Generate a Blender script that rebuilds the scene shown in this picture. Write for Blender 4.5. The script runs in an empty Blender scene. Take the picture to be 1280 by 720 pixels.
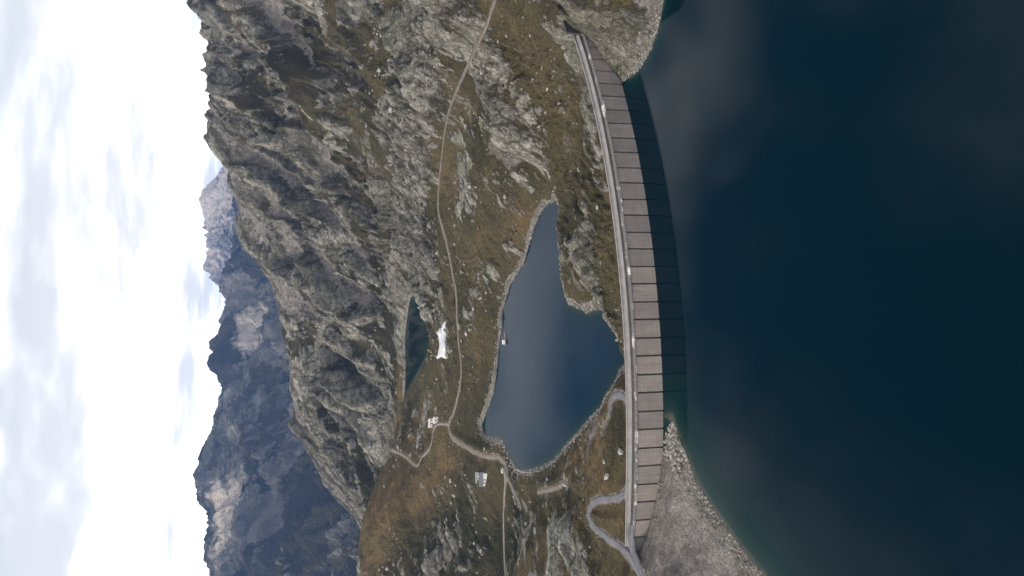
import bpy, bmesh, math, random
import numpy as np
from mathutils import Vector, Matrix

S = bpy.context.scene
random.seed(7)
RNG = np.random.default_rng(11)
R_ = math.radians

# ------------------------------------------------------------------ camera
# A drone 180 m above the reservoir, looking north (+Y) and a little down.  It was
# turned on its side: the sky is at the left of the frame.
FPX, UH, HC = 960.0, 325.0, 180.0
PITCH = math.atan((640 - UH) / FPX)
FW = np.array([0, math.cos(PITCH), -math.sin(PITCH)])
UP = np.array([0, math.sin(PITCH), math.cos(PITCH)])
cam = bpy.data.cameras.new('camera')
cam.sensor_width = 36.0
cam.lens = 36.0 * FPX / 1280.0
cam.clip_start = 1.0
cam.clip_end = 60000.0
cam_o = bpy.data.objects.new('camera', cam)
S.collection.objects.link(cam_o)
m = Matrix.Identity(4)
for i in range(3):
    m[i][0] = -UP[i]
    m[i][1] = (1, 0, 0)[i]
    m[i][2] = -FW[i]
    m[i][3] = (0, 0, HC)[i]
cam_o.matrix_world = m
S.camera = cam_o

# ------------------------------------------------------------------ world
SUN_EL, SUN_AZ = R_(35), R_(247)      # azimuth clockwise from +Y: behind the camera, to its left
w = bpy.data.worlds.new('World')
S.world = w
w.use_nodes = True
nt = w.node_tree
nt.nodes.clear()


class N:
    """small helper that chains shader nodes"""
    def __init__(s, tree): s.t = tree
    def n(s, typ, ins=None, **kw):
        x = s.t.nodes.new(typ)
        for k, v in kw.items(): setattr(x, k, v)
        for k, v in (ins or {}).items():
            if isinstance(v, bpy.types.NodeSocket): s.t.links.new(v, x.inputs[k])
            else: x.inputs[k].default_value = v
        return x
    def math(s, op, a, b=None, c=None, clamp=False):
        d = {0: a}
        if b is not None: d[1] = b
        if c is not None: d[2] = c
        return s.n('ShaderNodeMath', d, operation=op, use_clamp=clamp).outputs[0]
    def noise(s, vec, scale, detail=6, rough=.6, dist=0., lac=2.0):
        return s.n('ShaderNodeTexNoise', {'Vector': vec, 'Scale': scale, 'Detail': detail, 'Roughness': rough,
                                          'Distortion': dist, 'Lacunarity': lac}).outputs[0]
    def ss(s, x, lo, hi, a=0., b=1.):
        return s.n('ShaderNodeMapRange', {'Value': x, 'From Min': lo, 'From Max': hi, 'To Min': a, 'To Max': b},
                   interpolation_type='SMOOTHSTEP').outputs[0]
    def mix(s, f, a, b, blend='MIX'):
        x = s.t.nodes.new('ShaderNodeMix')
        x.data_type = 'RGBA'; x.blend_type = blend; x.clamp_factor = True
        for i, v in ((0, f), (6, a), (7, b)):
            if isinstance(v, bpy.types.NodeSocket): s.t.links.new(v, x.inputs[i])
            else: x.inputs[i].default_value = v if i == 0 else (*v, 1)
        return x.outputs[2]
    def ramp(s, x, stops):
        r = s.n('ShaderNodeValToRGB', {0: x})
        e = r.color_ramp.elements
        while len(e) < len(stops): e.new(.5)
        for q, (p, c) in zip(e, stops): q.position = p; q.color = (*c, 1)
        return r.outputs[0]
    def mapping(s, vec, rot=(0, 0, 0), scale=(1, 1, 1), loc=(0, 0, 0)):
        return s.n('ShaderNodeMapping', {'Vector': vec, 'Rotation': rot, 'Scale': scale, 'Location': loc}).outputs[0]


g = N(nt)
sky = g.n('ShaderNodeTexSky', sky_type='NISHITA', sun_disc=False, sun_elevation=SUN_EL, sun_rotation=SUN_AZ,
          altitude=2300, air_density=1.0, dust_density=2.5, ozone_density=0.8)
gen = g.n('ShaderNodeTexCoord').outputs['Generated']
sep = g.n('ShaderNodeSeparateXYZ', {0: gen})
zc = g.math('ADD', g.math('MAXIMUM', sep.outputs[2], 0.0), 0.11)
plane = g.n('ShaderNodeCombineXYZ', {0: g.math('DIVIDE', sep.outputs[0], zc), 1: g.math('DIVIDE', sep.outputs[1], zc), 2: 0.0}).outputs[0]
p1 = g.mapping(plane, loc=(3.6667, 1.4667, 0))
c1 = g.noise(p1, 1.5, 8, .58, .3)
c2 = g.noise(g.mapping(plane, loc=(9.3, 4.2, 1)), .8, 5, .52, .2)
# a layer of broken cloud: seen edge-on towards the horizon it closes up
cover = g.math('ADD', c1, g.ss(sep.outputs[2], .10, .28, .24, .005))
dens = g.math('MAXIMUM', g.ss(cover, .39, .66), g.ss(sep.outputs[2], .22, .40, .85, 0.))
ccol = g.mix(g.ss(c2, .36, .58), (.33, .333, .338), (.86, .835, .795))
bg_sky = g.n('ShaderNodeBackground', {0: sky.outputs[0], 1: .05})
bg_cl = g.n('ShaderNodeBackground', {0: ccol, 1: 1.0})
mx = g.n('ShaderNodeMixShader', {0: dens, 1: bg_sky.outputs[0], 2: bg_cl.outputs[0]})
g.n('ShaderNodeOutputWorld', {0: mx.outputs[0]})

sun = bpy.data.lights.new('sun', 'SUN')
sun.energy = 1.5
sun.angle = R_(12)
sun.color = (1, .91, .80)
sun_o = bpy.data.objects.new('sun', sun)
S.collection.objects.link(sun_o)
sd = Vector((math.sin(SUN_AZ) * math.cos(SUN_EL), math.cos(SUN_AZ) * math.cos(SUN_EL), math.sin(SUN_EL)))
sun_o.rotation_euler = sd.to_track_quat('Z', 'Y').to_euler()

vs = S.view_settings
vs.view_transform = 'Standard'
vs.look = 'None'
vs.exposure = 1.52
vs.gamma = 1.0
S.cycles.use_denoising = True
S.cycles.max_bounces = 6
S.cycles.diffuse_bounces = 2
S.cycles.glossy_bounces = 2
S.cycles.volume_bounces = 1
S.cycles.transparent_max_bounces = 4

# ------------------------------------------------------------------ helpers
def ray(u, v):
    return FW + UP * (640 - u) / FPX + np.array([1., 0, 0]) * (360 - v) / FPX
def atz(u, v, z):
    d = ray(u, v); t = (z - HC) / d[2]
    return np.array([d[0] * t, d[1] * t, z])
def aty(u, v, y):
    d = ray(u, v); t = y / d[1]
    return np.array([d[0] * t, y, HC + d[2] * t])

def link(o, parent=None):
    S.collection.objects.link(o)
    if parent is not None: o.parent = parent
    return o
def tag(o, label=None, cat=None, group=None, kind=None):
    for k, v in (('label', label), ('category', cat), ('group', group), ('kind', kind)):
        if v: o[k] = v
    return o
def mesh_obj(name, verts, faces, mat, parent=None, smooth=False):
    me = bpy.data.meshes.new(name)
    me.from_pydata([tuple(map(float, p)) for p in verts], [], [tuple(map(int, f)) for f in faces])
    me.materials.append(mat)
    if smooth: me.polygons.foreach_set('use_smooth', [True] * len(me.polygons))
    me.update()
    return link(bpy.data.objects.new(name, me), parent)
def grid_obj(name, P, mat, smooth=True, colors=None):
    """P: (rows, cols, 3) array to a quad sheet, built without python loops"""
    nr, nc = P.shape[:2]
    idx = np.arange(nr * nc).reshape(nr, nc)
    q = np.stack([idx[:-1, :-1], idx[:-1, 1:], idx[1:, 1:], idx[1:, :-1]], -1).reshape(-1, 4)
    me = bpy.data.meshes.new(name)
    me.vertices.add(nr * nc)
    me.vertices.foreach_set('co', P.reshape(-1).astype(np.float32))
    me.loops.add(q.size)
    me.loops.foreach_set('vertex_index', q.reshape(-1).astype(np.int32))
    me.polygons.add(len(q))
    me.polygons.foreach_set('loop_start', (np.arange(len(q)) * 4).astype(np.int32))
    me.polygons.foreach_set('use_smooth', np.full(len(q), smooth))
    me.update(calc_edges=True)
    for nm, arr in (colors or {}).items():
        a = me.attributes.new(nm, 'FLOAT_COLOR', 'POINT')
        c = np.ones((nr * nc, 4), np.float32); c[:, :3] = arr.reshape(-1, 3)
        a.data.foreach_set('color', c.reshape(-1))
    me.materials.append(mat)
    return link(bpy.data.objects.new(name, me))
class MB:
    """collects boxes and prisms into one mesh"""
    def __init__(s): s.v = []; s.f = []
    def add(s, v, f):
        b = len(s.v); s.v += [tuple(map(float, p)) for p in v]; s.f += [tuple(i + b for i in q) for q in f]; return s
    def box(s, x0, x1, y0, y1, z0, z1):
        return s.add([(x, y, z) for z in (z0, z1) for y in (y0, y1) for x in (x0, x1)],
                     [(0, 2, 3, 1), (4, 5, 7, 6), (0, 1, 5, 4), (2, 6, 7, 3), (0, 4, 6, 2), (1, 3, 7, 5)])
    def build(s, name, mat, parent=None): return mesh_obj(name, s.v, s.f, mat, parent)

_perm = np.random.default_rng(5).permutation(4096).astype(np.int32)
_ga = np.random.default_rng(6).uniform(0, 2 * np.pi, 4096)
_gx, _gy = np.cos(_ga).astype(np.float32), np.sin(_ga).astype(np.float32)
def perlin(x, y, seed=0):
    x = np.asarray(x, np.float32); y = np.asarray(y, np.float32)
    xf = np.floor(x); yf = np.floor(y)
    xi = xf.astype(np.int32); yi = yf.astype(np.int32)
    dx = x - xf; dy = y - yf
    def gr(ix, iy, ax, ay):
        h = _perm[(_perm[(ix + seed * 57) & 4095] + iy) & 4095]
        return _gx[h] * ax + _gy[h] * ay
    sx = dx * dx * dx * (dx * (dx * 6 - 15) + 10); sy = dy * dy * dy * (dy * (dy * 6 - 15) + 10)
    a = gr(xi, yi, dx, dy); b = gr(xi + 1, yi, dx - 1, dy)
    c = gr(xi, yi + 1, dx, dy - 1); d = gr(xi + 1, yi + 1, dx - 1, dy - 1)
    return ((a + sx * (b - a)) * (1 - sy) + (c + sx * (d - c)) * sy) * 1.5
def fbm(x, y, wl, octv, seed=0, gain=.5):
    t = 0; a = 1.
    for k in range(octv):
        t = t + a * perlin(x / wl + 13.7 * k, y / wl - 7.1 * k, seed + k); wl /= 2.03; a *= gain
    return t
def ridged(x, y, wl, octv, seed=0, gain=.5):
    t = 0; a = 1.; wgt = 1.
    for k in range(octv):
        n = 1 - np.abs(perlin(x / wl + 9.2 * k, y / wl + 3.3 * k, seed + k)) * 1.6
        n = np.clip(n, 0, 1) ** 2
        t = t + a * n * wgt; wgt = np.clip(n * 1.6, 0, 1); wl /= 2.07; a *= gain
    return t
def sstep(x, a, b):
    t = np.clip((x - a) / (b - a), 0, 1); return t * t * (3 - 2 * t)
def seg_dist(X, Y, pts, closed=False):
    """distance to a polyline, with the index and parameter of the nearest segment; inside flag when closed"""
    n = len(pts); best = np.full(X.shape, 1e9, np.float32); ti = np.zeros(X.shape, np.float32)
    ins = np.zeros(X.shape, bool)
    for i in range(n if closed else n - 1):
        ax, ay = pts[i][:2]; bx, by = pts[(i + 1) % n][:2]
        ex, ey = bx - ax, by - ay; L = ex * ex + ey * ey + 1e-9
        t = np.clip(((X - ax) * ex + (Y - ay) * ey) / L, 0, 1)
        d = (X - ax - t * ex) ** 2 + (Y - ay - t * ey) ** 2
        k = d < best; best = np.where(k, d, best); ti = np.where(k, i + t, ti)
        if closed:
            c = ((ay > Y) != (by > Y)) & (X < (bx - ax) * (Y - ay) / (by - ay + 1e-12) + ax)
            ins ^= c
    d = np.sqrt(best)
    return np.where(ins, -d, d) if closed else (d, ti)

# ------------------------------------------------------------------ materials
def new_mat(name):
    mt = bpy.data.materials.new(name); mt.use_nodes = True
    mt.node_tree.nodes.clear()
    return mt, N(mt.node_tree)
def finish(h, col, rough=.9, bump=None, spec=.25, strength=.6, dist=1.0, **kw):
    ins = {'Base Color': col, 'Roughness': rough, 'Specular IOR Level': spec}
    ins.update(kw)
    if bump is not None:
        ins['Normal'] = h.n('ShaderNodeBump', {'Height': bump, 'Strength': strength, 'Distance': dist}).outputs[0]
    b = h.n('ShaderNodeBsdfPrincipled', ins)
    h.n('ShaderNodeOutputMaterial', {0: b.outputs[0]})
def simple(name, col, rough=.8, var=.25, scale=.6, metal=0., spec=.3):
    mt, h = new_mat(name)
    p = h.n('ShaderNodeTexCoord').outputs['Object']
    n = h.noise(p, scale, 6, .65)
    c = h.mix(h.ss(n, .3, .7), tuple(x * (1 - var) for x in col), tuple(min(1, x * (1 + var)) for x in col))
    finish(h, c, rough, n, spec, .2, .05, Metallic=metal)
    return mt

STRATA = math.atan2(.84, .54)
def terrain_material(name, k=1.0, far=False):
    mt, h = new_mat(name)
    P = h.n('ShaderNodeTexCoord').outputs['Object']
    s3 = h.n('ShaderNodeSeparateColor', {0: h.n('ShaderNodeAttribute', attribute_name='mask').outputs['Color']})
    R, T, G = h.math('MULTIPLY_ADD', s3.outputs[0], 1.5, -.27), s3.outputs[1], s3.outputs[2]
    s4 = h.n('ShaderNodeSeparateColor', {0: h.n('ShaderNodeAttribute', attribute_name='relief').outputs['Color']})
    B, PALE, CREV = s4.outputs[0], s4.outputs[1], s4.outputs[2]          # bulges against crevices; bed tone near; far: painted sunlight and snow dust
    ST = h.mapping(h.mapping(P, rot=(0, 0, -STRATA)), scale=(.27, 1, .8))
    cen = lambda x, a: h.math('MULTIPLY', h.math('SUBTRACT', x, .5), a)
    add = lambda *a: a[0] if len(a) == 1 else h.math('ADD', a[0], add(*a[1:]))
    nb = h.noise(P, .020 * k, 5, .6)
    ns = h.noise(ST, .085 * k, 7, .66, .4)
    nf = h.noise(P, .42 * k, 5, .72)
    nm = h.noise(P, .13 * k, 6, .68, .5)
    # broken blocks at two sizes, their edges bent by noise
    wv = h.n('ShaderNodeVectorMath', {0: h.n('ShaderNodeTexNoise', {'Vector': P, 'Scale': .16 * k, 'Detail': 3.0}).outputs[1], 1: (.5, .5, .5)}, operation='SUBTRACT').outputs[0]
    def blocks(sc, amp, vec):
        q = h.n('ShaderNodeVectorMath', {0: wv, 1: (amp / k,) * 3, 2: vec}, operation='MULTIPLY_ADD').outputs[0]
        c = h.n('ShaderNodeTexVoronoi', {'Vector': q, 'Scale': sc * k}, feature='F1')
        e = h.n('ShaderNodeTexVoronoi', {'Vector': q, 'Scale': sc * k}, feature='DISTANCE_TO_EDGE').outputs[0]
        return h.n('ShaderNodeSeparateColor', {0: c.outputs['Color']}).outputs[0], e
    v1, e1 = blocks(.17, 7, ST)
    v2, e2 = blocks(.42, 4, h.mapping(ST, scale=(1.2, 1, 1)))
    # rock against turf: turf and soil fill the crevices, slabs stand bare
    x = add(R, cen(B, 1.5), cen(ns, 1.1), cen(nm, .75), cen(nf, .32), cen(v1, .22))
    rk = h.ss(x, .44, .58)
    tone = add(h.math('MULTIPLY', ns, .34), h.math('MULTIPLY', nf, .46), h.math('MULTIPLY', B, .22), cen(v1, .10), cen(v2, .11))
    rock = h.ramp(tone, [(.36, (.047, .043, .033)), (.45, (.124, .115, .090)), (.53, (.232, .219, .178)), (.64, (.42, .40, .335))])
    rock = h.mix(h.ss(nb, .43, .64, 0., .5), rock, (.150, .144, .095))
    rock = h.mix(h.ss(nm, .54, .70, 0., .5), rock, (.19, .145, .110))
    if not far:      # darker and lighter beds follow the strata
        rock = h.mix(1.0, rock, h.ramp(add(PALE, cen(ns, .35)), [(.12, (.58, .57, .56)), (.48, (1., 1., 1.)), (.85, (1.28, 1.27, 1.24))]), 'MULTIPLY')
    # joints in the rock at two sizes
    def joints(vec, sc, wd):
        n = h.noise(vec, sc * k, 3, .55, 1.2)
        return h.ss(h.math('ABSOLUTE', h.math('SUBTRACT', n, .5)), 0., wd, 1., 0.)
    jt = h.math('MAXIMUM', joints(ST, .085, .022), h.math('MULTIPLY', joints(h.mapping(P, loc=(31, 7, 3)), .11, .026), .8))
    ed = h.math('MAXIMUM', h.math('MULTIPLY', h.ss(e1, .0, .085, 1., 0.), h.ss(nm, .40, .56)), h.math('MULTIPLY', h.ss(e2, .0, .11, .8, 0.), h.ss(nf, .42, .60)))
    jt = h.math('MAXIMUM', h.math('MULTIPLY', jt, .8), ed)
    rock = h.mix(h.math('MULTIPLY', jt, .62), rock, (.042, .038, .030))
    rock = h.mix(h.math('MULTIPLY', h.ss(add(CREV, cen(nm, .8), cen(nf, .5)), .45, .80, 0., .68), 1.0), rock, (.046, .042, .029))  # crevice shade painted into the rock colour, along with dark turf
    tt = add(T, cen(nb, 1.2), cen(ns, .6))
    turf = h.ramp(tt, [(.10, (.043, .041, .020)), (.42, (.080, .068, .033)), (.68, (.106, .085, .042)), (1.0, (.168, .116, .054))])
    turf = h.mix(1.0, turf, h.ramp(nf, [(.30, (.55, .56, .57)), (.52, (1., 1., 1.)), (.72, (1.6, 1.5, 1.4))]), 'MULTIPLY')
    col = h.mix(rk, turf, rock)
    gn = h.noise(P, 1.0 * k, 4, .78)
    grav = h.ramp(add(h.math('MULTIPLY', gn, .55), h.math('MULTIPLY', nm, .45)),
                  [(.34, (.084, .075, .065)), (.46, (.188, .170, .149)), (.56, (.274, .249, .219)), (.70, (.49, .45, .40))])
    grav = h.mix(h.ss(ns, .42, .62, 0., .55), grav, (.150, .137, .113))
    gb = h.noise(P, .035 * k, 5, .62, 2.2)
    grav = h.mix(h.ss(gb, .50, .60, 0., .55), grav, (.345, .305, .275))
    grav = h.mix(h.ss(gb, .46, .38, 0., .5), grav, (.122, .102, .090))
    gx = add(G, cen(nm, .9), cen(ns, .8), cen(B, -.35))
    col = h.mix(h.ss(gx, .43, .60), col, grav)
    if far:
        col = h.mix(1.0, col, (.62, .64, .62), 'MULTIPLY')
        col = h.mix(h.ss(add(PALE, cen(ns, 1.7), cen(nm, 1.2)), .48, .98, 0., .9), col, (.58, .50, .41))  # sunlit patches painted warm and pale; also snow dust on the farthest peak
    bh = add(h.math('MULTIPLY', nm, 2.0), h.math('MULTIPLY', nf, 1.1), h.math('MULTIPLY', ns, 2.0), h.math('MULTIPLY', jt, -.5), h.math('MULTIPLY', h.math('MULTIPLY', rk, h.ss(gx, .6, .43)), add(h.math('MULTIPLY', v1, .9), h.math('MULTIPLY', v2, .5))), h.math('MULTIPLY', gn, .3))
    finish(h, col, .95, bh, .10, 1.0, 2.4 / k)
    return mt
M_TERR = terrain_material('alpine_ground')
M_FAR = terrain_material('far_mountain_rock', .12, True)

# ------------------------------------------------------------------ terrain: guide points
DC, DR = np.array([-67.5, 691.5]), 370.6        # centre and radius of the dam's upstream edge
CREST = 14.0
CP = []       # x, y, z, rock, turf warmth, gravel
def cz(u, v, z, r=.35, t=.4, gv=0.): CP.append((*atz(u, v, z), r, t, gv))
def cy(u, v, y, r=.8, t=.3, gv=0., back=None):
    p = aty(u, v, y); CP.append((*p, r, t, gv))
    if back:
        d = p[:2] / np.hypot(*p[:2])
        for dr, dz in back:
            CP.append((*(p[:2] + d * dr), p[2] - dz, r, t, gv))
for a in [  # right nose and the dam's right abutment
    (826, 0, 1, .75, .5, .6), (800, 22, 7, .8, .5, .45), (792, 60, 7, .8, .5, .5), (770, 30, 13.5, .75, .6, .3), (752, 12, 18, .6, .6, .1),
    (775, 92, 1, .9, .4, .3), (765, 72, 4, .9, .4, .3), (750, 48, 9.5, .9, .4, .2), (738, 33, 15, .95, .4, 0),
    (735, 15, 22, .95, .3, 0), (722, 4, 28, .95, .3, 0), (700, -6, 36, .7, .5, 0), (760, -80, 15, .7, .5, .2), (835, -80, 4, .8, .5, .5), (690, -80, 40, .8, .5, 0),
    # left gravel bank
    (838, 540, 1.2, .2, .5, 1), (850, 600, 3.5, .2, .4, 1), (872, 650, 5, .2, .4, 1), (850, 690, 10, .3, .4, 1), (825, 700, 13, .3, .4, .95),
    (905, 690, 3.5, .2, .4, 1), (824, 610, 2.6, .2, .4, 1), (815, 650, 6, .2, .4, 1), (803, 685, 11.5, .2, .4, .9), (845, 722, 15, .3, .4, 1), (905, 745, 9, .3, .4, 1),
    (820, 790, 22, .5, .5, .6), (960, 800, 4, .2, .4, 1), (800, 900, 42, .6, .5, .2), (1000, 900, 8, .2, .4, 1),
    (800, 705, 15, .2, .5, .5), (800, 735, 18, .4, .5, .2),
    # downstream, left of the lower lake
    (776, 560, 11.5, .12, .5, 0), (762, 590, 8, .1, .6, 0), (742, 560, 0, .25, .75, .1), (722, 572, -8, .3, .7, .2), (757, 525, 3, .15, .6, 0), (772, 480, -6, .2, .8, 0),
    (752, 530, 0, .3, .6, .35), (735, 548, -7, .3, .6, .55), (712, 570, -13, .3, .7, .35),
    (755, 640, 12, .1, .8, 0), (735, 642, 9.5, .3, .5, .2), (772, 650, 13.6, .1, .7, 0), (778, 690, 14.5, .3, .5, 0), (740, 700, 13.5, .45, .4, 0), (700, 700, 11, .4, .6, 0), (762, 716, 17, .4, .4, 0),
    (715, 625, 0, .45, .45, .1), (690, 640, -3, .45, .4, 0), (700, 605, -7, .2, .6, 0), (668, 612, -15, .1, .35, 0), (660, 655, -24, .5, .2, 0), (672, 690, 0, .3, .8, 0), (645, 716, 3, .2, .9, 0),
    (668, 650, -12, .6, .3, 0), (700, 780, 16, .4, .6, 0), (770, 800, 24, .4, .6, 0),
    # slope with the house, rising to the brown shoulder
    (640, 660, -24, .2, .3, 0), (625, 700, -16, .25, .35, 0), (600, 640, -9, .25, .35, 0), (560, 640, 5, .4, .3, 0), (520, 640, 25, .3, .8, 0), (490, 640, 46, .3, .95, 0), (600, 700, -4, .3, .25, 0), (560, 700, 12, .62, .15, 0),
    (520, 700, 33, .62, .2, 0), (480, 700, 56, .45, .6, 0), (540, 670, 17, .6, .2, 0), (604, 600, -11, .15, .45, 0), (580, 600, -4, .2, .45, 0), (550, 600, 8, .25, .8, 0), (520, 600, 21, .25, .9, 0), (500, 600, 31, .25, .9, 0),
    (600, 780, 2, .4, .4, 0), (540, 780, 28, .4, .4, 0), (480, 780, 62, .4, .5, 0),
    (580, 550, -9, .2, .4, 0), (560, 532, -2.5, .15, .6, .1), (541, 527, 2, .15, .75, 0), (520, 545, 8, .25, .85, 0), (530, 500, -2, .3, .5, 0), (515, 505, -1, .4, .5, 0),
    # between the lakes
    (615, 552, -17, .3, .3, 0), (590, 500, -11, .25, .35, 0), (600, 450, -14, .2, .35, 0), (610, 400, -15, .3, .35, 0), (590, 400, -9, .35, .3, 0), (573, 400, -6, .3, .4, 0), (574, 470, -5, .3, .45, 0),
    (560, 420, -5, .35, .55, .1), (550, 462, -4, .3, .6, 0), (541, 428, -7, .45, .4, .2), (545, 385, -4, .5, .4, .1), (558, 350, -4, .35, .45, 0), (600, 340, -9, .2, .45, 0), (632, 320, -14, .35, .4, 0),
    (560, 300, -3, .3, .5, 0), (600, 280, -5, .2, .5, 0), (640, 270, -12, .2, .45, 0), (680, 232, -15, .35, .45, .1), (552, 215, -1, .25, .6, 0), (585, 225, 0, .25, .5, 0), (530, 330, 4, .7, .3, 0), (525, 357, -4, .8, .3, .2),
    # rocky knolls on the right
    (640, 190, 9, .8, .3, 0), (655, 215, -3, .6, .4, 0), (622, 145, 22, .95, .3, 0), (602, 128, 21, .9, .35, 0), (645, 120, 19, .85, .35, 0), (662, 170, 6, .7, .35, 0), (690, 170, 1, .5, .5, .35), (692, 120, 6, .6, .5, .3), (722, 150, 8, .75, .4, .1),
    (735, 200, 6, .6, .45, 0), (747, 165, 8, .4, .6, 0), (722, 90, 11, .85, .35, 0), (738, 250, 4, .55, .4, 0), (750, 320, 5, .5, .5, 0), (722, 300, -1, .7, .4, 0), (727, 350, 3.5, .85, .35, 0), (747, 368, 5, .95, .3, 0), (757, 340, 6, .5, .5, 0), (768, 380, 4, .3, .5, .3),
    (716, 300, -8, .6, .4, .1), (712, 60, 17, .9, .3, 0), (682, 60, 18, .5, .6, .15), (660, 60, 23, .7, .5, 0), (640, 60, 25, .7, .45, 0), (640, 20, 34, .5, .6, 0), (600, 60, 25, .5, .5, .1), (590, 95, 19, .4, .5, .2), (575, 103, 15, .3, .5, .5), (564, 130, 10, .4, .6, .1), (557, 170, 3, .4, .6, 0),
    (622, 0, 35, .3, .6, .1), (590, 20, 44, .75, .4, 0), (560, 40, 48, .8, .4, 0), (540, 72, 43, .8, .4, 0), (530, 120, 32, .75, .45, 0), (522, 165, 24, .7, .5, 0), (530, 200, 13, .75, .4, 0), (540, 240, 5, .6, .45, 0),
    (640, -70, 50, .6, .5, 0), (590, -80, 62, .7, .4, 0),
]: cz(*a)
BK = [(120, 70), (400, 190), (1000, 330)]
for a in [  # the grey mountain
    (500, -90, 740), (500, 60, 780, .7, .45), (450, 60, 900, .52, .45), (400, 60, 1030, .5, .45), (350, 60, 1180, .6, .4, .35), (300, 60, 1350, .7, .3, .35), (275, 60, 1470, .8, .3, .3),
    (450, -90, 880), (380, -90, 1050, .7, .3, .2), (300, -90, 1330, .7, .3, .3),
    (485, 130, 800, .75, .4), (440, 130, 930, .42, .5), (400, 150, 1050, .52, .4, .3), (350, 150, 1200, .7, .3, .4), (300, 150, 1380, .8, .2, .25),
    (500, 250, 930, .8, .3), (450, 250, 1070, .9, .3), (400, 250, 1220, .85, .3, .4), (350, 250, 1390, .85, .2, .45), (320, 250, 1480, .85, .2, .3),
    (480, 330, 1040, .8, .3, .45), (440, 330, 1160, .85, .3, .35), (390, 340, 1330, .8, .3, .4), (350, 345, 1470, .85, .2, .4),
    (492, 360, 1040, .6, .3, .5), (480, 400, 1130, .5, .1, 0), (440, 400, 1240, .8, .1, .4), (400, 420, 1350, .8, .2, .45),
    (490, 470, 1120, .5, .1, .3), (450, 500, 1220, .6, .1, .2), (400, 500, 1330, .85, .2, .35), (487, 520, 1130, .7, .2, .4),
    (478, 560, 1150, .7, .2, .35), (430, 560, 1280, .8, .1, .25), (462, 600, 1180, .55, .1, .4), (430, 605, 1290, .8, .2, .3),
]: cy(*a)
RIDGE = [(225, -60, 1560), (235, 0, 1600), (248, 18, 1600), (257, 34, 1600), (264, 52, 1600), (264, 75, 1590), (262, 92, 1580), (273, 113, 1570), (260, 119, 1560), (254, 138, 1550), (257, 165, 1550), (266, 182, 1545),
         (276, 203, 1540), (285, 230, 1540), (292, 258, 1540), (300, 285, 1545), (311, 312, 1540), (325, 340, 1530), (336, 366, 1510), (348, 392, 1490), (356, 412, 1470), (360, 435, 1450), (361, 470, 1435), (363, 500, 1425),
         (367, 533, 1415), (376, 557, 1400), (386, 581, 1390), (400, 606, 1375), (416, 626, 1355), (432, 641, 1335)]
for u, v, y in RIDGE: cy(u, v, y, .9, .2, .1, BK if (v // 8) % 2 == 0 else BK[:2])
cy(452, 668, 1310, .8, .2, .2, BK)
for a in [(470, 720, 1300, .7, .2, .1), (480, 800, 1280, .6, .3, 0)]: cy(*a, back=BK)
for u, v, y in [(503, 500, 1000), (493, 530, 985), (482, 565, 968), (471, 600, 950), (458, 628, 930), (448, 655, 900), (449, 690, 870), (451, 725, 850), (450, 800, 830)]:
    cy(u, v, y, .25, .9 if v < 670 else .5, 0, [(60, 16), (150, 50)] if v > 540 else None)
CP = np.array(CP, np.float64)

def warp(x, y):
    return np.stack([np.arctan2(x, y), .5 * np.log(x * x + y * y)], -1)
class RBF:
    def __init__(s, pts, vals, c, lam):
        s.q = warp(pts[:, 0], pts[:, 1]); s.c2 = c * c
        n = len(pts)
        A = np.zeros((n + 3, n + 3))
        A[:n, :n] = np.sqrt(((s.q[:, None] - s.q[None]) ** 2).sum(-1) + s.c2)
        A[range(n), range(n)] -= lam
        A[:n, n] = 1; A[:n, n + 1:] = s.q; A[n, :n] = 1; A[n + 1:, :n] = s.q.T
        s.w = np.linalg.solve(A, np.vstack([vals, np.zeros((3, vals.shape[1]))]))
        s.n = n
    def __call__(s, x, y):
        q = warp(np.asarray(x, float).ravel(), np.asarray(y, float).ravel()).astype(np.float32)
        out = np.empty((len(q), s.w.shape[1]), np.float32)
        wq = s.q.astype(np.float32); ww = s.w.astype(np.float32)
        for i in range(0, len(q), 40000):
            b = q[i:i + 40000]
            k = np.sqrt((b[:, :1] - wq[:, 0]) ** 2 + (b[:, 1:] - wq[:, 1]) ** 2 + np.float32(s.c2))
            out[i:i + 40000] = k @ ww[:s.n] + ww[s.n] + b @ ww[s.n + 1:]
        return out.reshape(*np.shape(x), -1)
rbf = RBF(CP, CP[:, 2:6], .012, .0015)

def hit(u, v):
    """where the line of sight through a photo pixel meets the smooth ground"""
    d = ray(u, v)
    t = np.exp(np.linspace(math.log(240), math.log(2400), 500))
    z = HC + d[2] * t
    hz = rbf(d[0] * t, d[1] * t)[:, 0]
    k = np.argmax(z < hz)
    if k == 0: k = len(t) - 1
    a = (z - hz)[k - 1]; b = (z - hz)[k]
    tt = t[k - 1] + (t[k] - t[k - 1]) * a / (a - b + 1e-9)
    return np.array([d[0] * tt, d[1] * tt, HC + d[2] * tt])

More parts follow.
